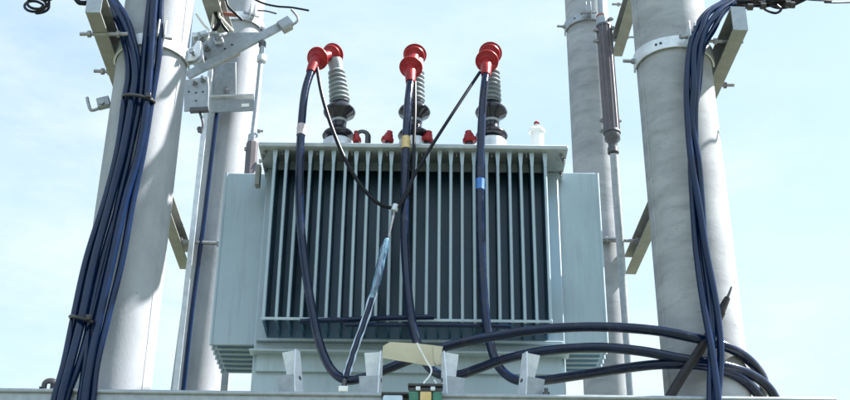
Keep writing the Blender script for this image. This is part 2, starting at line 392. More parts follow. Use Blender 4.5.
# rods tying the fins at foot and head
MB().box((x0-.012, YFIN-.006, zfb+.002), (x1+.012, YFIN-.0005, zfb+.016)).build('fin_rod', 'paint', tf, bevel=.002)
MB().box((x0-.012, YFIN-.004, zfb+.37), (x0-.011, YFIN-.0035, zfb+.371)).build('fin_weld', 'paint', tf)
MB().box((xl+.012, YW-.03, zfb-.035), (xr-.012, YW-.0005, zfb-.02)).build('wall_rail', 'paint', tf, bevel=.003)
# stiffening channel below the fins
zs0, zs1 = P(405, 369, YW-.07).z, P(405, 350, YW-.07).z
MB().box((xl-.012, YW-.07, zs1-.012), (xr+.012, YW-.0005, zs1)).build('stiffener', 'paint', tf, bevel=.003)
MB().box((xl+.02, YW-.02, zs0), (xr-.02, YW-.0006, zs1-.0125)).build('stiffener_web', 'paint', tf)
MB().box((xl-.02, YW-.05, ZP+.052), (xr+.02, YW-.0005, ZP+.13)).build('base_channel', 'paint', tf, bevel=.004)
# side radiators: stacked plates, each its own part
def side(px0, px1, inner):
    yA, yB, n = 6.0, 6.40, 7
    a, b = P(px0, 172, yA), P(px1, 345, yA)
    x_out = (a.x+b.x)/2; x_in = inner
    z0, z1 = P(240 if px0 < 400 else 590, 345 if px0 < 400 else 349, yA).z, P(px0, 173, yA).z
    for i in range(n):
        y = yA+(yB-yA)*i/(n-1); th = .011
        lo, hi = min(x_out, x_in), max(x_out, x_in)
        sg = 1 if x_out > x_in else -1
        MB().box((lo, y, z0), (hi, y+th, z1)).build('radiator_plate', 'paint', tf, bevel=.004)
        if i < n-1: MB().box((lo+.022, y+th+.0005, z0+.010), (hi-.022, y+(yB-yA)/(n-1)-.0005, z0+.018)).build('shade_floor', 'fin_shade', tf)  # dark floor added to put shade between the plates
        MB().tube([(x_out, y+th/2, z0), (x_out, y+th/2, z1)], .0095, 12).build('plate_edge', 'paint', tf)
    # header blocks joining the plates to the tank
    for z in (z0+.05, z1-.07):
        MB().box((min(x_in, x_in-sg*.0)+sg*.0-.012 if sg > 0 else x_in-.06, yA+.016, z), (x_in+.06 if sg > 0 else x_in+.012, yB-.002, z+.03)).build('radiator_header', 'paint', tf)
side(224.5, 213.5, xl-.002)
side(597.5, 606.5, xr+.002)
for (px, yy) in ((256.5, 6.0), (560.5, 6.0)): pass
# lid corner gusset and small fitting on the left side
q = P(262, 165, 5.86)
MB().box((q.x-.03, 5.85, zt-.12), (q.x-.005, 5.8985, zt-.001)).build('corner_bracket', 'galv_old', tf, bevel=.003)

# bushings ----------------------------------------------------------
def bushing(px, lean):
    base = P(px, 132, 5.85); x = base.x; Yb = 5.85
    zA, zB, zC = P(px, 133, Yb).z, P(px, 111, Yb).z, P(px, 101, Yb).z
    ztop = P(px, 62, Yb).z
    b = MB().lathe([(.052, 0), (.052, zA-zl-.045), (.046, zA-zl-.03)], (x, Yb, zl), (0, 0, 1)).build('bushing', 'porcelain', tf)
    sub(MB().lathe([(.078, 0), (.078, zA-zl-.060), (.070, zA-zl-.052)], (x, Yb, zl+.001), (0, 0, 1), 32), 'base_flange', 'galv_light', b)
    mb = MB()
    prof = [(.046, zA-zl-.045), (.080, zA-zl-.030), (.084, zA-zl-.020), (.078, zA-zl-.006), (.05, zA-zl+.014), (.040, zA-zl+.030), (.040, zA-zl+.05),
            (.046, zB-zl-.040), (.080, zB-zl-.022), (.085, zB-zl-.010), (.080, zB-zl+.004), (.056, zB-zl+.030), (.036, zC-zl)]
    mb.lathe(prof, (x, Yb, zl), (0, 0, 1), 40); sub(mb, 'porcelain_shed', 'porcelain', b, ang=60)
    zm = (zA+zB)/2
    mb = MB().lathe([(.0415, zm-.008), (.0435, zm-.004), (.0435, zm+.006), (.0415, zm+.012)], (x, Yb, 0), (0, 0, 1), 24); sub(mb, 'metal_collar', 'galv', b)
    # grey silicone sleeve with small sheds
    topc = Vector((x+lean, Yb-.02, ztop)); botc = Vector((x, Yb, zC-.012)); ax = topc-botc; L = ax.length
    prof = [(.050, 0)]
    for k in range(7):
        t0 = L*(.04+.105*k); rr = .051-.0016*k
        prof += [(rr-.008, t0), (rr+.004, t0+.005), (rr+.004, t0+.010), (rr-.007, t0+.020)]
    prof += [(.037, L*.82), (.039, L*.9), (.036, L)]
    sub(MB().lathe(prof, botc, ax, 32), 'silicone_sleeve', 'sleeve', b, ang=30)
    return topc
tops = [bushing(338.5, -.035), bushing(414, .008), bushing(491.5, .006)]
# low voltage terminals with red boots, lifting lug, relief valve
for (px, w) in ((356.5, 6), (388.5, 9), (428, 9), (469, 10)):
    p = P(px, 136.5, 5.80); r = S(w/2, p)*1.15
    lv = MB().lathe([(r*.7, 0), (r*.7, p.z-zl-.02)], (p.x, 5.80, zl), (0, 0, 1), 20).build('terminal', 'porcelain', tf)
    sub(MB().lathe([(r*1.15, -.035), (r*1.25, -.028), (r*1.2, -.012), (r*.95, -.004), (r*.8, .012), (r*.62, .018), (r*.55, .030), (r*.2, .034)], (p.x, 5.80, p.z), (.25 if px in (388.5, 428) else -.15, -.1, 1), 20), 'red_boot', 'red', lv)
p = P(362, 138, 5.80); w = S(6, p)
arc = [Vector((p.x-w, 5.80, zl-.002)), Vector((p.x-w, 5.80, p.z))]+[Vector((p.x-w*math.cos(a), 5.80, p.z+w*.95*math.sin(a)+.01)) for a in [math.pi*k/10 for k in range(11)]]+[Vector((p.x+w, 5.80, p.z)), Vector((p.x+w, 5.80, zl-.002))]
MB().tube(arc, .009, 10, flat=1.8).build('lifting_lug', 'black', tf)
p = P(537, 135, 5.85); r = S(6.5, p)
v = MB().lathe([(r, 0), (r, p.z-zl+.012), (r*1.25, p.z-zl+.014), (r*1.3, p.z-zl+.022), (r*1.0, p.z-zl+.036), (r*.7, p.z-zl+.04)], (p.x, 5.85, zl), (0, 0, 1), 28).build('relief_valve', 'white', tf)
zt2 = p.z+.038
sub(MB().lathe([(r*.72, 0), (r*.68, .008), (r*.4, .014)], (p.x, 5.85, zt2), (0, 0, 1), 24), 'valve_cap', 'dark_steel', v)
sub(MB().lathe([(r*.28, .012), (r*.26, .030)], (p.x, 5.85, zt2), (0, 0, 1), 14), 'valve_stem', 'white', v)
sub(MB().lathe([(r*.42, .029), (r*.46, .034), (r*.3, .042)], (p.x, 5.85, zt2), (0, 0, 1), 14), 'valve_tip', 'red', v)

# ------------------------------------------------------------------ power cables of the transformer
def path(pts): return spline([P(*p) for p in pts], 12)
def hv(rear, front, boot_end, pts, label, tape, rad=.0205, m='cable_dusty'):
    pr, pf, pe = P(*rear), P(*front), P(*boot_end)
    t = empty('power_cable', P(*pts[-1]), label, 'power cable', 'thick black cables from the red bushing caps')
    pa = path([boot_end]+pts)
    MB().tube(pa, rad, 16).build('sheath', m, t)
    ax = pf-pr; L = ax.length
    boot = MB().lathe([(.020, -.012), (.050, -.010), (.055, -.003), (.053, .004), (.034, .011), (.029, .020), (.029, L-.024), (.040, L-.016), (.056, L-.006), (.062, L+.003), (.061, L+.008), (.040, L+.012), (.034, L+.020), (.028, L+.024)], pr, ax, 36).build('terminal_cap', 'red', t, ang=50)
    # eye ring standing behind the cap
    sub(MB().lathe([(.018, -.011), (.057, -.014), (.063, -.020), (.061, -.027), (.047, -.030), (.020, -.030)], pr, ax, 36, caps=False), 'flange', 'red', boot, ang=50)
    s0 = pf+ax.normalized()*.01
    mid = s0.lerp(pe, .5)+ax.normalized()*.006
    d = (pa[3]-pa[0]).normalized()
    sub(MB().tube(spline([s0-ax.normalized()*.01, mid, pe, pe+d*.02], 6), lambda u: .031-.007*u, 20), 'cable_boot', 'red', boot)
    for (i0, i1, mm) in tape:
        seg = [p for p in pa if i0 <= (CY-F*(p.dot(UP)/p.dot(FWD))) <= i1 and p.dot(UP) > pe.dot(UP)-2]
        seg = seg[:] if len(seg) > 1 else None
        if seg:
            # keep first contiguous run only (the descending part)
            MB().tube(seg, lambda u: rad+.002+.0009*math.sin(u*9+i0), 16).build('tape_band', mm, t)
    return t
hv((331, 55, 5.83), (318, 58.3, 5.73), (311.5, 70, 5.69),
   [(305, 92, 5.64), (301.5, 125, 5.61), (299.5, 170, 5.60), (300, 215, 5.60), (304.5, 262, 5.60), (312, 310, 5.59), (320, 345, 5.58), (331, 369, 5.56), (346, 380, 5.52), (366, 377, 5.46), (390, 368, 5.40), (420, 356, 5.35), (452, 345, 5.30), (495, 336, 5.22), (545, 329, 5.12), (600, 327, 4.99), (650, 330, 4.885), (690, 337, 4.87), (720, 344.5, 4.885), (742, 355, 4.945), (757, 369, 5.03), (764, 384, 5.14), (757, 402, 5.3), (720, 420, 5.4)],
   'black power cable from the left bushing, uppermost of the three bending right to the pole', [(125, 137, 'mauve')])
hv((414.5, 56, 5.83), (411, 67, 5.73), (410.5, 80, 5.69),
   [(408, 105, 5.63), (406, 145, 5.61), (404.5, 200, 5.60), (405, 250, 5.60), (409, 300, 5.59), (415, 335, 5.58), (424, 360, 5.55), (438, 374, 5.50), (458, 375, 5.42), (480, 368, 5.34), (505, 359, 5.25), (545, 351, 5.12), (595, 347.5, 4.98), (640, 351, 4.90), (680, 358.5, 4.88), (715, 364, 4.89), (742, 371, 4.945), (761, 381, 5.02), (774, 396, 5.1), (779, 415, 5.2), (770, 440, 5.3)],
   'black power cable from the middle bushing with a yellow tape band near its top', [(137, 151, 'yellow')])
hv((490, 54, 5.83), (487, 61, 5.73), (486, 73, 5.69),
   [(483, 100, 5.63), (481, 140, 5.61), (480, 200, 5.60), (481.5, 255, 5.60), (485, 310, 5.59), (490, 343, 5.58), (499, 367, 5.54), (516, 380, 5.46), (542, 380.5, 5.34), (575, 376, 5.20), (620, 369, 5.03), (660, 364.5, 4.915), (700, 365, 4.89), (728, 372, 4.92), (747, 383, 4.97), (760, 398, 5.05), (768, 420, 5.15), (764, 445, 5.3)],
   'black power cable from the right bushing with a blue tape band over the fins', [(177, 192, 'blue')])

# thin jumpers
def wire(name, pts, rad, m, label, cat, group=None, Yall=None):
    o = MB().tube(path(pts), rad, 10).build(name, m); return tag(o, label, cat, group)
t = empty('jumper_wire', P(393, 209, 5.55), 'thin black jumper wire sagging from the left red cap to the knot over the fins', 'wire', 'thin jumper wires')
MB().tube(path([(317, 68, 5.69), (322, 95, 5.62), (332, 128, 5.58), (346, 161, 5.57), (362, 187, 5.57), (378, 203, 5.57), (393, 208.5, 5.57)]), .0095, 12).build('sheath', 'wire', t)
c = P(395, 208, 5.57)
MB().lathe([(.010, -.02), (.017, -.016), (.017, .016), (.010, .02)], c, (.3, 0, 1), 14).build('clamp_connector', 'galv_light', t)
wire('jumper_wire', [(480, 72, 5.69), (466, 93, 5.64), (447, 122, 5.6), (428, 152, 5.585), (414, 176, 5.575), (404, 196, 5.57), (396, 206, 5.57)], .0085, 'wire', 'thin black jumper wire slanting from the right red cap to the knot over the fins', 'wire', 'thin jumper wires')
wire('jumper_wire', [(415, 82, 5.69), (415, 110, 5.625), (414, 140, 5.59), (413.5, 170, 5.575), (409, 190, 5.57), (398, 208, 5.565)], .0085, 'wire', 'thin black jumper wire hanging straight behind the middle power cable', 'wire', 'thin jumper wires')
t = empty('wrapped_cable', P(346, 378, 5.5), 'slanting cable wrapped in crinkled pale blue film in front of the fins', 'cable')
pa = path([(394, 212, 5.57), (391, 226, 5.57), (388, 240, 5.57)])
MB().tube(pa, .006, 8).build('bare_strand', 'bolt', t)
pa = path([(388, 236, 5.57), (383, 254, 5.57), (376, 285, 5.565), (366, 318, 5.56), (356, 346, 5.55), (349, 368, 5.53), (346, 379, 5.5)])
MB().tube(pa, lambda u: .006+.009*min(1, u*9), 14).build('sheath', 'cable_dusty', t)
hh = int(len(pa)*.46)
MB().tube(pa[2:hh], lambda u: (.010+.010*min(1, u*5))*(1-.35*max(0, u-.75)*4)+.0016*math.sin(u*60)*math.sin(u*37), 14).build('film_sleeve', 'film', t)
for sd_, mm in ((-1, 'pale_blue'), (1, 'pale_blue')):
    MB().tube([p+Vector((sd_*(.0135+.0012*math.sin(k*.9+sd_)), -.006, 0)) for k, p in enumerate(pa[hh-6:-3])], lambda u: .0042+.0014*math.sin(u*31+sd_), 8).build('film_fold', mm, t)
p0, p1 = P(345, 381, 5.5), P(343, 392, 5.48)
MB().tube(spline([pa[-1], p0, p1], 6), .012, 10).build('bare_strand', 'dark_steel', t)
MB().box(P(343, 389, 5.47)-Vector((.02, .004, .012)), P(343, 389, 5.47)+Vector((.022, .004, .014))).build('white_sleeve', 'white', t, bevel=.003)

wire('conduit_pipe', [(300, 321.5, 5.66), (340, 320, 5.66), (390, 318, 5.66), (434, 317, 5.66)], .0125, 'cable', 'dark pipe lying along the foot of the fins, upper and shorter of the two', 'pipe', 'dark pipes along the foot of the fins')
wire('conduit_pipe', [(345, 325, 5.655), (400, 325, 5.655), (460, 325.5, 5.655), (511, 326.5, 5.655)], .010, 'cable', 'dark pipe lying along the foot of the fins, lower one reaching further right', 'pipe', 'dark pipes along the foot of the fins')

# ------------------------------------------------------------------ cable bundles on the front poles
def bundle(spec, n, rad, labels, group, seed=1, tw=0, cat='cable'):
    rnd = random.Random(seed)
    for i in range(n):
        f = i/(n-1); pts = []
        for k, (py, xa, xb, Y) in enumerate(spec):
            ph = math.acos(1-2*f)+tw*max(0, py-40)/300*math.pi
            g = .5-.5*math.cos(ph) if tw else f
            g += rnd.uniform(-.13, .13) if 0 < k < len(spec)-1 else 0
            dep = (-.020*math.sin(ph) if tw else (-.024 if i % 2 else 0))+rnd.uniform(-.004, .004)
            pts.append((xa+(xb-xa)*g, py, Y+dep))
        o = MB().tube(path(pts), rad*(1+.08*math.sin(i*2.1)), 14).build('service_cable', 'cable'); tag(o, labels[i], cat, group)
GA = 'dark cables strapped down the left front pole'
bundle([(-190, -60, -48, 5.45), (-95, 22, 38, 5.15), (-25, 84, 100, 4.97), (0, 104, 114, 4.93), (20, 117, 127, 4.91), (50, 127, 137, 4.90), (75, 129, 140, 4.90), (100, 126, 139, 4.885), (150, 116, 131, 4.88), (200, 104, 119, 4.875), (260, 88, 105, 4.86), (320, 73, 89, 4.83), (365, 63, 77, 4.795), (400, 56, 67, 4.78), (440, 50, 60, 4.77)],
       3, .0158, ['outermost dark cable of the left bundle, bending over behind the channel end', 'second dark cable from the sky side of the left bundle',
                  'inner dark cable of the left half of the strapped bundle'], GA, seed=4)
bundle([(-380, 172, 186, 4.92), (-180, 158, 171, 4.91), (-25, 151, 164, 4.90), (0, 150, 162, 4.90), (50, 146, 158, 4.895), (100, 140, 152, 4.885), (150, 131, 145, 4.88), (200, 120, 134, 4.875), (260, 104, 120, 4.86), (320, 91, 107, 4.83), (365, 84, 98, 4.795), (400, 80, 91, 4.78), (440, 77, 86, 4.77)],
       3, .0158, ['dark cable coming straight down from the top, leftmost of the inner half of the bundle', 'dark cable coming straight down from the top, middle of the inner half',
                  'dark cable nearest the bare concrete on the left front pole'], GA, seed=9)
GR = 'dark cables hanging down the right front pole'
bundle([(-150, 905, 915, 5.5), (-60, 805, 815, 5.2), (-12, 742, 752, 5.02), (2, 724, 737, 4.95), (13, 705, 722, 4.90), (30, 695, 711, 4.875), (50, 689, 704, 4.865), (85, 686, 699, 4.86), (120, 684, 695, 4.86), (160, 684, 697, 4.86), (200, 689, 701, 4.855), (250, 694, 707, 4.845), (300, 704, 717, 4.83), (350, 709, 721, 4.80), (400, 711, 725, 4.775), (440, 713, 728, 4.765)],
       4, .0142, ['outermost dark cable on the left of the right hand bundle', 'second dark cable from the left of the right hand bundle', 'third dark cable from the left of the right hand bundle',
                  'dark cable nearest the sunlit edge of the right front pole'], GR, seed=12, tw=1.2)
for (cx, cy, rx, ry, tilt, Y, lab) in ((138.5, 99, 15.5, 4, 0, 4.87, 'black strap round the cable bundle near the hook on the left pole'), (82, 320, 11.5, 4, .05, 4.81, 'black strap round the cable bundle low on the left pole, just above the beam')):
    c = P(cx, cy, Y); w = S(rx, c); pts = []
    for k in range(33):
        a = 2*math.pi*k/32
        pts.append(c+Vector((w*math.cos(a), .040*math.sin(a), -.012*math.cos(a)+.006*math.sin(a))))
    t = empty('cable_tie', c, lab, 'cable tie', 'black straps round the cables')
    MB().tube(pts, .0075, 8, flat=1.3).build('strap', 'black', t)
    kx = c+Vector((w*.75, -.036, -.004)); MB().box(kx-Vector((.011, .008, .012)), kx+Vector((.011, .008, .012))).build('buckle', 'black', t, bevel=.003)

# stub of spare cable stuck behind the right bundle
t = empty('cable_stub', P(672, 392, 4.86), 'dark grey cable stub poking out past the right bundle with a bare tip', 'cable end')
MB().tube(path([(668, 400, 4.86), (683, 375, 4.865), (700, 350, 4.87), (712, 330, 4.87), (721, 312, 4.87)]), .0195, 14).build('sheath', 'rubber', t)
MB().tube(path([(719, 316, 4.87), (724, 305, 4.87), (727.5, 298, 4.87)]), lambda u: .019-.007*u, 12).build('cut_end', 'rubber', t)
MB().tube(path([(726, 301, 4.87), (729, 294, 4.87), (731.5, 287, 4.87)]), lambda u: .007-.003*u, 10).build('bare_tip', 'dark_steel', t)

# ------------------------------------------------------------------ folded steel brackets standing on the crossbeam
def bracket(px, flip, lean, label, rot=0, deep=.062):
    c = P(px, 390, YB+.03); c.z = ZP
    t = empty('support_bracket', c, label, 'bracket', 'folded steel brackets on the front beam')
    w = S(17, c); h = P(px, 345, YB+.03).z-P(px, 390, YB+.03).z; s = flip
    hf = h*.40
    rm = Matrix.Rotation(R(rot), 3, 'Z')
    def V(x, y, z): return c+rm @ Vector((x*s, y, 0))+Vector((lean*z, 0, z))
    def D(x, y, z): return rm @ Vector((x, y, z))
    th = .005
    # lower front plate, ledge, upper back plate, side web
    MB().prism([V(-w*.62, -.012, .0), V(w*.42, -.012, .0), V(w*.42, -.012, hf), V(-w*.72, -.012, hf)], D(0, th, 0)).build('foot_plate', 'galv', t, bevel=.001)
    MB().prism([V(-w*.72, -.007, hf-th), V(w*.42, -.007, hf-th), V(w*.42, .045, hf-th), V(-w*.55, .045, hf-th)], (0, 0, th)).build('ledge', 'galv_light', t, bevel=.001)
    MB().prism([V(-w*.42, .040, hf), V(w*.42, .040, hf), V(w*.42, .030, h), V(-w*.58, .030, h)], D(0, th, 0)).build('back_plate', 'galv_light', t, bevel=.001)
    mb = MB().prism([V(w*.42, -.014, 0), V(w*.42, deep, 0), V(w*.42, deep-.002, h), V(w*.42, .016, h), V(w*.42, -.008, hf)], D(th*s*1.2, 0, 0))
    mb.build('side_web', 'galv_light', t, bevel=.001)
    MB().cyl(V(w*.40, .03, hf*.9), V(w*.40+th*1.6, .03, hf*.9), .010, 14).build('bolt_hole', 'dark_steel', t)
    for x in (-.3, .15):
        hexbolt(MB(), V(w*x, .012, 0), (0, 0, 1), .009, .008).build('bolt', 'bolt', t)
    return t
bracket(290, 1, -.13, 'bright folded steel bracket on the front beam under the left fins, leaning to the left', -26, .052)
bracket(371, 1, 0, 'bright folded steel bracket on the front beam just left of the cardboard strip', -10, .05)
bracket(453, -1, .0, 'bright folded steel bracket on the front beam just right of the cardboard strip', 22, .04)
bracket(531, -1, .13, 'bright folded steel bracket on the front beam under the right fins, leaning to the right', 27, .052)

# cardboard strip, string and terminal block
pts = [(382, 358), (383, 346), (390, 342), (418, 343.5), (443, 346.5), (441.5, 355), (443.5, 366), (436, 365), (432, 366.5), (410, 362.5)]
t = empty('cardboard_strip', P(412, 365, 4.93), 'torn beige cardboard strip hung between the two middle steel brackets', 'cardboard strip')
MB().prism([P(a, b, 4.93+.02*(a-382)/60) for a, b in pts], (0, .0022, .0)).build('strip', 'card', t)
MB().prism([P(a, b, 4.945) for a, b in [(433, 346), (442, 347.5), (441, 356), (443, 363.5), (437, 365.5), (434, 362)]], (0, -.0015, 0)).build('fold', 'card', t)
o = MB().tube(path([(417, 343, 4.915), (421, 351, 4.915), (427, 362, 4.915), (431.5, 370, 4.90), (429, 377, 4.87), (424, 383, 4.84), (426, 387.5, 4.815), (432, 388, 4.81), (436, 384, 4.81), (434, 380, 4.81)]), .0036, 8).build('string', 'string')
tag(o, 'thin white string hanging from the cardboard strip to the terminal block', 'string')
o = MB().tube(path([(427, 362, 4.912), (432, 364, 4.912), (437, 366, 4.912)]), .003, 8)
c = P(425.5, 385, 4.765); w = S(17.5, c)
t = empty('terminal_block', (c.x, 4.765, c.z-.10), 'black terminal block with green and yellow faces on the front beam below the cardboard', 'terminal block')
MB().box((c.x-w, 4.745, c.z-.012), (c.x+w, 4.80, c.z)).build('cover', 'black', t, bevel=.003)
MB().box((c.x-w+.004, 4.752, c.z-.11), (c.x+w-.004, 4.798, c.z-.0125)).build('housing', 'black', t, bevel=.003)
for k, (a, b, mm) in enumerate(((-.93, -.40, 'green'), (-.30, .34, 'yellow'), (.42, .93, 'green'))):
    MB().box((c.x+w*a, 4.742, c.z-.105), (c.x+w*b, 4.7515, c.z-.034)).build('module', mm, t, bevel=.003)
for a in (-.42, .42):
    MB().box((c.x+w*a-.009, 4.738, c.z-.031), (c.x+w*a+.009, 4.7512, c.z-.015)).build('screw_clip', 'galv_light', t, bevel=.002)
c = P(393, 396, 4.77); w = S(10, c)
t = empty('plastic_cover', (c.x, 4.77, c.z-.08), 'pale blue plastic cover on the front beam beside the terminal block', 'cover')
MB().box((c.x-w, 4.75, c.z-.08), (c.x+w, 4.798, c.z)).build('shell', 'pale_blue', t, bevel=.008)
MB().box((c.x-w-.006, 4.748, c.z-.0005), (c.x+w+.02, 4.798, c.z+.009)).build('rim', 'black', t, bevel=.002)
# rubber loop at far left of the beam
c = P(49, 388, YB+.02); c.z = ZP; w = .020
pts = [c+Vector((-w, 0, -.001)), c+Vector((-w, 0, .022))]+[c+Vector((-w*math.cos(a), 0, .024+w*.7*math.sin(a))) for a in [math.pi*k/8 for k in range(9)]]+[c+Vector((w, 0, .022)), c+Vector((w, 0, -.001))]
t = empty('cable_saddle', c, 'small black arched cable saddle on the front beam left of the cable bundle', 'cable saddle')
MB().tube(pts, .0085, 10, flat=2.0).build('arch', 'black', t)
MB().box(c+Vector((-.034, -.015, .0)), c+Vector((-.0285, .015, .010))).build('foot', 'black', t)
MB().box(c+Vector((.0285, -.015, .0)), c+Vector((.034, .015, .010))).build('foot', 'black', t)
# small clip on the beam right of the last bracket
c = P(546, 387, YB+.02); c.z = ZP
t = empty('bolt_clip', c, 'small blue black bolt clip on the front beam beside the right bracket', 'bolt')
hexbolt(MB(), c, (0, 0, 1), .014, .014, .016, .008).build('nut', 'dark_steel', t)
MB().box(c+Vector((-.022, -.014, -.0005)), c+Vector((.022, .014, -.0001)) + Vector((0, 0, .0006))).build('washer', 'bolt', t)

# ------------------------------------------------------------------ switch arm and fittings on the left
YA = 6.80
def plate(pxs, Y, th, name, m, parent, bevel=.002):
    return MB().prism([P(a, b, Y) for a, b in pxs], (0, th, 0)).build(name, m, parent, bevel=bevel)
t = empty('switch_arm', P(240, 50, YA), 'galvanised steel switch arm slanting up to the right in front of the left rear pole', 'switch arm')
plate([(192, 32.5), (262, 32), (264, 37), (256, 42), (214, 61), (196, 68), (190, 60)], YA, .012, 'gusset', 'galv', t)
MB().bar(P(187, 76, YA-.02), P(286, 23, YA-.02), .020, .058, (0, 1, 0)).build('diagonal_bar', 'galv', t, bevel=.003)
MB().bar(P(193, 74.5, YA-.002), P(240, 52, YA-.002), .05, .010, (0, 1, 0)).build('lower_flange', 'galv_old', t, bevel=.002)
MB().bar(P(280, 27, YA-.045), P(291, 20.5, YA-.045), .030, .075, (0, 1, 0)).build('end_clamp', 'galv', t, bevel=.004)
MB().bar(P(283, 31, YA-.05), P(292, 26, YA-.05), .04, .03, (0, 1, 0)).build('jaw', 'galv_old', t, bevel=.003)
MB().tube(path([(288, 24, YA-.06), (294.5, 23.5, YA-.06), (298, 19, YA-.06), (295.5, 14, YA-.06), (291.5, 9.5, YA-.06)]), .0085, 10).build('hook_rod', 'bolt', t)
for (a, b) in ((217, 41), (262, 31), (284, 23), (207, 49), (203, 58)):
    hexbolt(MB(), P(a, b, YA-.003), (0, -1, 0), .022, .018, .02, .011).build('bolt', 'bolt', t)
for (a, b) in ((225, 49), (232, 45)): MB().cyl(P(a, b, YA-.0015), P(a, b, YA+.002), .008, 12).build('bolt_hole', 'black', t)
MB().bar(P(193, 38, 6.70), P(207, 34, 6.70), .055, .03, (0, 1, 0)).build('link_plate', 'galv_light', t, bevel=.003)
MB().bar(P(199, 34, 6.68), P(203, 62, 6.68), .04, .016, (0, 1, 0)).build('link_plate', 'galv', t, bevel=.003)
plate([(213, 38), (222, 36.5), (224, 42), (215, 44)], 6.775, .012, 'pivot_block', 'galv_light', t)
for (a, b, r) in ((196, 47, .026), (202, 40, .02), (199, 57, .024), (192, 52, .022), (219, 40, .016)):
    hexbolt(MB(), P(a, b, 6.66), (.3, -1, .1), r, .02, .03, r*.5).build('bolt', 'bolt', t)
MB().tube(path([(206, 36, 6.66), (213, 33, 6.66), (221, 35, 6.66), (226, 33.5, 6.68)]), .012, 10).build('pivot_rod', 'galv', t)
# fastening plate beside the front pole
t = empty('fixing_plate', P(195, 112, 6.6), 'perforated galvanised plate between the left front pole and the flat strap', 'plate')
plate([(184, 80), (208, 76), (209, 88), (208, 110), (184, 111)], 6.62, .012, 'plate_face', 'galv', t)
for (a, b, r) in ((195, 83, .018), (203, 80, .018)): hexbolt(MB(), P(a, b, 6.62), (0, -1, 0), r, .016, .02, .01).build('bolt', 'bolt', t)
for (a, b) in ((196, 93), (196, 101), (203, 92), (189, 92)): MB().cyl(P(a, b, 6.6185), P(a, b, 6.622), .007, 12).build('bolt_hole', 'black', t)
MB().bar(P(190, 110.5, 6.59), P(209, 109.5, 6.59), .03, .028, (0, 1, 0)).build('angle_lip', 'dark_steel', t, bevel=.002)
MB().tube(path([(200, 113, 6.6), (203, 124, 6.6), (201, 133, 6.6)]), .008, 8).build('hanging_bolt', 'dark_steel', t)
hexbolt(MB(), P(200, 131, 6.59), (0, -1, 0), .016, .03).build('nut', 'dark_steel', t)
# crossarm angle with slot and upper plate on the rear pole
YC = 7.04
t = empty('crossarm_bracket', P(232, 110, YC), 'grey channel bracket with a bright slot across the left rear pole', 'bracket')
plate([(211, 100), (254.5, 98.5), (254, 110.5), (211, 112)], YC-.03, .012, 'channel_face', 'galv', t)
MB().bar(P(211, 98.5, YC-.005), P(254.5, 97.0, YC-.005), .06, .012, (0, 1, 0)).build('top_lip', 'galv_light', t)
MB().bar(P(241.5, 105.3, YC-.032), P(249, 105.0, YC-.032), .004, .022, (0, 1, 0)).build('slot', 'white', t)
plate([(213, 64), (236, 62), (236, 96), (212, 97)], YC+.0, .010, 'back_plate', 'galv', t)
hexbolt(MB(), P(226.5, 91, YC-.001), (0, -1, 0), .022, .018, .02, .011).build('bolt', 'bolt', t)
# long flat strap and ground cable down the rear pole
t = empty('flat_strap', P(175, 395, 7.06), 'pale flat steel strap running down the left side of the left rear pole', 'strap')
MB().bar(P(212, 56, 7.02), P(172, 420, 7.02), .032, .008, (1, 0, 0)).build('strip', 'galv_light', t, bevel=.001)
wire('ground_cable', [(217, 110, 7.06), (211, 160, 7.06), (202, 235, 7.06), (192, 310, 7.06), (182, 400, 7.06)], .014, 'cable', 'dark ground cable down the left rear pole beside the flat strap', 'cable')
t = empty('rod_insulator', P(250, 172, 6.68), 'slim grey pull rod with a dark ribbed lower end left of the lid', 'rod')
MB().tube(path([(262.5, 44, 6.76), (259.5, 75, 6.73), (256, 110, 6.70), (252.8, 136, 6.68)]), .0165, 14).build('rod', 'galv', t)
MB().lathe([(.021, 0), (.024, .01), (.024, .03), (.021, .04)], P(262.3, 47, 6.76), P(262.5, 36, 6.76)-P(262.3, 47, 6.76), 14).build('rod_head', 'dark_steel', t)
MB().lathe([(.020, 0), (.031, .005), (.031, .045), (.020, .05)], P(261.4, 62, 6.74), P(262, 52, 6.75)-P(261.4, 62, 6.74), 6).build('coupling', 'galv_light', t)
MB().lathe([(.022, 0), (.032, .005), (.030, .06), (.02, .065)], P(252.6, 144, 6.68), P(253.5, 132, 6.68)-P(252.6, 144, 6.68), 12).build('coupling', 'galv', t)
a, b = P(252.3, 143, 6.68), P(249.5, 184, 6.68); ax = b-a
mb = MB(); mb.lathe([(.034, 0), (.036, .004), (.036, ax.length), (.03, ax.length+.003)], a, ax, 8); mb.build('ribbed_body', 'polymer', t, ang=20)
for (u, v_) in ((244.5, 149), (259, 161), (257.5, 131)): hexbolt(MB(), P(u, v_, 6.67), (1, 0, 0), .014, .014, .02, .008).build('bolt', 'bolt', t)

# hook on the far left of the left pole
t = empty('pole_hook', P(104, 104, 5.1), 'small bent steel hook sticking out of the left front pole towards the sky', 'hook')
MB().tube(path([(87, 97.5, 5.08), (88.5, 104, 5.08), (91, 110, 5.08), (97, 109, 5.08), (101, 106, 5.08)]), .0075, 10).build('hook_rod', 'bolt', t)
MB().bar(P(97.5, 104.5, 5.08), P(110, 101.5, 5.08), .035, .050, (0, 1, 0)).build('clevis', 'galv', t, bevel=.004)
hexbolt(MB(), P(102, 103, 5.06), (0, -1, 0), .012, .012).build('bolt', 'bolt', t)

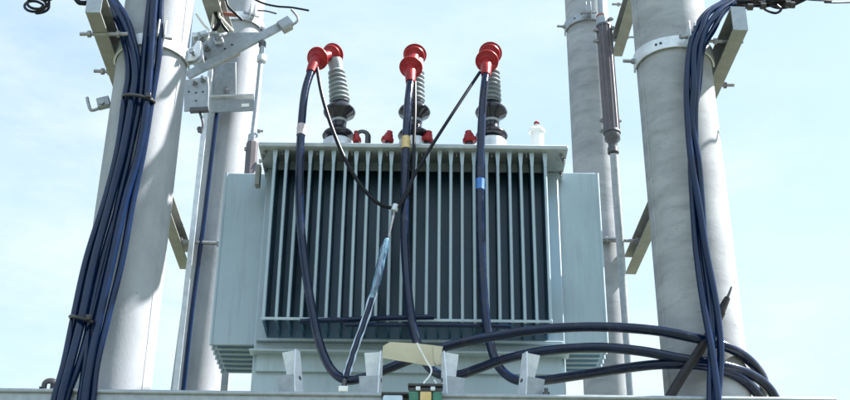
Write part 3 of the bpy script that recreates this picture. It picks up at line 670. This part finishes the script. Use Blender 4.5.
# loose wires at the top left
LW = 'loose wires hanging behind the switch arm'
specs = [([(206, -6, 6.7), (214, 8, 6.68), (222, 24, 6.68), (228, 32, 6.7)], 'wire', .010, 'loose black wire on the left of the tangle behind the switch arm'),
         ([(213, -6, 6.65), (214, 12, 6.63), (212, 28, 6.66)], 'wire_white', .010, 'loose white wire hanging straight in the tangle above the switch arm'),
         ([(217, -6, 6.66), (215, 10, 6.62), (219, 22, 6.64), (214, 31, 6.66)], 'wire', .013, 'thick loose black wire twisting down in the tangle above the switch arm'),
         ([(220, -4, 6.65), (219, 14, 6.61), (223, 20, 6.63), (233, 31, 6.66)], 'wire_white', .008, 'loose white wire curling right in the tangle above the switch arm'),
         ([(211, 15, 6.72), (224, 14, 6.72), (237, 15, 6.74)], 'wire_red', .014, 'rusty red wire lying across the tangle above the switch arm'),
         ([(225, -6, 6.66), (228, 6, 6.64), (236, 14, 6.66), (242, 20, 6.70)], 'wire', .008, 'loose black wire looping right towards the pole clamp')]
for pts, m, r, lab in specs: wire('loose_wire', pts, r, m, lab, 'wire', LW)
wire('loose_wire', [(196, 14, 6.66), (203, 24, 6.66), (209, 31, 6.66), (208, 40, 6.64)], .007, 'wire_white', 'pale thin wire bending over the bolts beside the left front pole', 'wire', LW)
wire('overhead_wire', [(235, -14, 6.3), (258, 1, 6.3), (275, 6, 6.3), (292, 7.5, 6.3), (309, 10.5, 6.3)], .006, 'wire', 'thin dark wire crossing the sky right of the left rear pole', 'wire', 'thin wire ends against the sky')
wire('overhead_wire', [(258, 10.5, 6.9), (266, 11, 6.8), (276, 13.5, 6.7)], .005, 'wire', 'short wire end poking out below the longer sky wire', 'wire', 'thin wire ends against the sky')

# ------------------------------------------------------------------ coil and bunch at the top corners
def coil_pts(cx, cy, rx, ry, turns, Y, drift=(0, 0), ph=0):
    return [(cx+rx*math.cos(a+ph)+drift[0]*a, cy+ry*math.sin(a+ph)+drift[1]*a, Y+.01*math.sin(a*.7)+.006*a) for a in [2*math.pi*turns*k/(12*turns) for k in range(int(12*turns)+1)]]
wire('wire_coil', [(92, -70, 4.85), (76, -30, 4.88), (54, -3, 4.9), (44, 0, 4.9)]+coil_pts(39, 2, 10, 6, 2, 4.9, (-.45, .45), -.3)+[(36, 13, 5.0), (48, 9, 5.0), (52, -10, 5.0), (80, -60, 4.9), (95, -90, 4.85)], .0065, 'wire', 'coiled black wire hanging in the sky at the top left corner', 'wire')
wire('wire_bunch', [(50, -90, 5.0), (62, -28, 5.0), (76, -1, 5.0), (83, 3, 5.0), (90, 2, 5.02)], .012, 'wire', 'dark cable end dipping into view beside the left channel end', 'cable')
t = empty('wire_bunch', P(770, 6, 4.9), 'bunch of coiled black wires at the top right beyond the channel end', 'wire bunch')
rnd = random.Random(5)
for k in range(7):
    y0 = -3+k*1.4
    pts = [(736+rnd.uniform(-3, 3), y0+4, 4.9+.01*k), (750, y0+3+rnd.uniform(-2, 2), 4.88+.01*k), (765, y0+rnd.uniform(-1, 3), 4.9+.01*k), (780, y0+1+rnd.uniform(-2, 2), 4.9+.01*k), (797, y0-2, 4.92+.01*k), (830, y0-22, 4.95), (960, y0-110, 5.2)]
    MB().tube(path(pts), .007, 8).build('strand', 'wire', t)
MB().tube(path([(760, 6, 4.88), (768, 11, 4.88), (776, 13, 4.88), (781, 9.5, 4.88), (777, 5, 4.88)]), .006, 8).build('loop', 'wire', t)
for (a, b) in ((750, 7), (763, 6), (788, 4), (792, 5)):
    c = P(a, b, 4.87); MB().tube([c+Vector((-.012, 0, 0)), c+Vector((.012, 0, 0))], .016, 10).build('tape_wrap', 'black', t)
wire('overhead_wire', [(790, -3, 4.95), (810, -.5, 5.0), (830, .5, 5.1), (870, 1.5, 5.3), (1200, -10, 6.5)], .0055, 'wire', 'thin dark wire leaving along the top right edge of the sky', 'wire', 'thin wire ends against the sky')

# ------------------------------------------------------------------ surge arrester on the right
t = empty('surge_arrester', P(613, 170, 6.85), 'tall dark ribbed arrester with a grey head in front of the right rear pole', 'arrester')
a, b = P(604, 27, 6.86), P(612, 133, 6.82); ax = b-a; L = ax.length
mb = MB(); n = 72; rings = 2; vs = []; fs = []
u = ax.normalized().orthogonal().normalized(); w = ax.normalized().cross(u)
for i in range(2):
    for k in range(n):
        an = 2*math.pi*k/n; rr = .047+(.004 if (k % 6) < 3 else -.002)
        vs.append(a+ax*i+(u*math.cos(an)+w*math.sin(an))*rr)
for k in range(n): fs.append((k, (k+1) % n, n+(k+1) % n, n+k))
fs += [tuple(range(n))[::-1], tuple(n+k for k in range(n))]
mb.add(vs, fs).build('ribbed_body', 'polymer', t, ang=20)
MB().lathe([(.046, -.004), (.052, 0), (.052, .012), (.046, .016)], a-ax.normalized()*.004, ax, 32).build('end_ring', 'dark_steel', t)
MB().lathe([(.052, 0), (.053, .014), (.046, .018)], b-ax.normalized()*.01, ax, 32).build('end_ring', 'dark_steel', t)
c0, c1 = P(602, 18, 6.865), P(603.6, 26, 6.862)
MB().lathe([(.030, 0), (.040, .006), (.040, (c1-c0).length), (.036, (c1-c0).length+.003)], c0, c1-c0, 24).build('head_cap', 'galv', t)
MB().tube(path([(600.5, -25, 6.88), (601, 0, 6.87), (602, 18, 6.865)]), .024, 16).build('top_rod', 'galv', t)
MB().lathe([(.036, 0), (.038, .01), (.036, .03)], P(601.7, 16, 6.866), P(602, 19, 6.865)-P(601.7, 16, 6.866), 20).build('rust_ring', 'wire_red', t)
d0, d1 = P(612.2, 134, 6.82), P(613.3, 153, 6.81)
LL = (d1-d0).length
MB().lathe([(.046, 0), (.048, LL*.3), (.030, LL*.42), (.027, LL*.72), (.034, LL*.76), (.034, LL*1.0), (.022, LL*1.05)], d0, d1-d0, 26).build('lower_fitting', 'dark_steel', t, ang=50)
for (px, py) in ((595, 30), (595, 41), (601.5, 120.5), (601.5, 131), (619, 121), (611, 19), (613, 28)):
    mb = MB(); p = P(px, py, 6.84); s_ = 1 if px > 606 else -1
    hexbolt(mb, p-Vector((s_*.012, 0, 0)), (s_, 0, 0), .016, .016, .010, .009); mb.cyl(p-Vector((s_*.05, 0, 0)), p, .008, 10); mb.build('bolt', 'bolt', t)
wire('conduit_pipe', [(613.6, 154, 6.81), (616, 190, 6.86), (619, 230, 6.92), (622.5, 280, 6.98), (627, 340, 7.0), (632, 410, 7.0)], .024, 'galv', 'grey blue conduit running down the right rear pole from the arrester', 'pipe')
# tie angle between rear right pole and channel
t = empty('tie_plate', P(612, 240, 7.06), 'thin flat steel tie across the right rear pole behind the conduit', 'tie plate')
MB().bar(P(598, 239.5, 7.085), P(620, 240.2, 7.085), .05, .010, (0, 1, 0)).build('flat_bar', 'galv', t)

# ------------------------------------------------------------------ unseen crossarms and cutouts added to cast shade on the left pole
for (yy, zz, lab) in ((5.325, 4.72, 'added unseen crossarm shading the left pole, in line with the front poles'), (5.45, 4.90, 'added unseen crossarm shading the left pole, just behind the front poles')):
    t = empty('crossarm', (0, yy, zz), lab, 'crossarm')
    MB().box((-1.6, yy-.045, zz), (.80 if yy < 5.4 else .55, yy+.045, zz+.09)).build('shade_arm', 'galv', t, bevel=.003)  # arm cut short so the lower left pole stays sunlit
for i, x in enumerate((-.25, .12, .50)):  # added with the arms to dapple the left pole with shadow
    t = empty('shade_cutout', (x, 5.39, 4.74), ('left', 'middle', 'right')[i]+' added unseen fuse cutout hung between the crossarms to cast shade', 'fuse cutout', 'added fuse cutouts casting shade')
    prof = [(.03, 0)]
    for k in range(6): prof += [(.03, .04+.06*k), (.06, .055+.06*k), (.03, .07+.06*k)]
    MB().lathe(prof+[(.03, .42)], (x, 5.42, 4.71), (0, -.25, -1), 18).build('insulator', 'sleeve', t)
    MB().cyl((x, 5.36, 4.72), (x, 5.16, 4.32), .02).build('shade_cutout_tube', 'polymer', t)

# ------------------------------------------------------------------ light
SUN_EL, SUN_AZ = R(52), R(79)                   # azimuth from +Y towards +X
sd = Vector((math.sin(SUN_AZ)*math.cos(SUN_EL), math.cos(SUN_AZ)*math.cos(SUN_EL), math.sin(SUN_EL)))
sun_d = bpy.data.lights.new('sun', 'SUN'); sun_d.energy = 5; sun_d.angle = R(.53); sun_d.color = (1, .965, .91)
sun = bpy.data.objects.new('sun', sun_d); COL.objects.link(sun); sun.location = (6, 4, 12)
sun.rotation_euler = sd.to_track_quat('Z', 'Y').to_euler()
w = bpy.data.worlds.new('World'); scene.world = w; w.use_nodes = True
nt = w.node_tree; nt.nodes.clear(); L = nt.links
sky = N(nt, 'ShaderNodeTexSky'); sky.sky_type = 'NISHITA'; sky.sun_disc = False
sky.sun_elevation = SUN_EL; sky.sun_rotation = SUN_AZ; sky.air_density = 1.0; sky.dust_density = .7; sky.ozone_density = 1.0
tc = N(nt, 'ShaderNodeTexCoord')
mp = N(nt, 'ShaderNodeMapping'); mp.inputs['Scale'].default_value = (1, 1, 2.6); mp.inputs['Location'].default_value = (.35, .1, .2); L.new(tc.outputs['Generated'], mp.inputs['Vector'])
nz = N(nt, 'ShaderNodeTexNoise', Scale=2.2, Detail=7, Roughness=.55); L.new(mp.outputs[0], nz.inputs['Vector'])
mr = N(nt, 'ShaderNodeMapRange'); mr.inputs['From Min'].default_value = .40; mr.inputs['From Max'].default_value = .75; mr.inputs['To Min'].default_value = .40; mr.inputs['To Max'].default_value = 1.0
L.new(nz.outputs['Fac'], mr.inputs['Value'])
mx = N(nt, 'ShaderNodeMix', data_type='RGBA'); L.new(mr.outputs[0], mx.inputs[0]); L.new(sky.outputs['Color'], mx.inputs[6]); mx.inputs[7].default_value = (2.5, 3.15, 3.28, 1)
n2 = N(nt, 'ShaderNodeTexNoise', Scale=1.7, Detail=9, Roughness=.62); m2 = N(nt, 'ShaderNodeMapping'); m2.inputs['Scale'].default_value = (1, 1, 3.2); m2.inputs['Location'].default_value = (1.7, .4, .9); m2.inputs['Rotation'].default_value = (0, R(18), 0)
L.new(tc.outputs['Generated'], m2.inputs['Vector']); L.new(m2.outputs[0], n2.inputs['Vector'])
r2 = N(nt, 'ShaderNodeMapRange'); r2.interpolation_type = 'SMOOTHSTEP'; r2.inputs['From Min'].default_value = .46; r2.inputs['From Max'].default_value = .72; r2.inputs['To Max'].default_value = .85
L.new(n2.outputs['Fac'], r2.inputs['Value'])
mw = N(nt, 'ShaderNodeMix', data_type='RGBA'); L.new(r2.outputs[0], mw.inputs[0]); L.new(mx.outputs[2], mw.inputs[6]); mw.inputs[7].default_value = (3.15, 3.5, 3.5, 1)
mx = mw
# bright fill added to the unseen sky behind the camera to lift front faces
sx = N(nt, 'ShaderNodeSeparateXYZ'); L.new(tc.outputs['Generated'], sx.inputs[0])
bk = N(nt, 'ShaderNodeMapRange'); bk.interpolation_type = 'SMOOTHSTEP'
bk.inputs['From Min'].default_value = .15; bk.inputs['From Max'].default_value = -.6; bk.inputs['To Min'].default_value = 0; bk.inputs['To Max'].default_value = .9
L.new(sx.outputs['Y'], bk.inputs['Value'])
bz = N(nt, 'ShaderNodeMapRange'); bz.interpolation_type = 'SMOOTHSTEP'; bz.inputs['From Min'].default_value = .15; bz.inputs['From Max'].default_value = .55
L.new(sx.outputs['Z'], bz.inputs['Value'])
bm_ = N(nt, 'ShaderNodeMath', operation='MULTIPLY'); L.new(bk.outputs[0], bm_.inputs[0]); L.new(bz.outputs[0], bm_.inputs[1])
mb_ = N(nt, 'ShaderNodeMix', data_type='RGBA'); L.new(bm_.outputs[0], mb_.inputs[0]); L.new(mx.outputs[2], mb_.inputs[6]); mb_.inputs[7].default_value = (5.6, 7.2, 8.6, 1)
bg = N(nt, 'ShaderNodeBackground', Strength=.067); L.new(mb_.outputs[2], bg.inputs['Color'])
out = N(nt, 'ShaderNodeOutputWorld'); L.new(bg.outputs[0], out.inputs['Surface'])
vs = scene.view_settings; vs.view_transform = 'Standard'; vs.look = 'None'; vs.gamma = 1; vs.use_curve_mapping = False; vs.exposure = 2.28
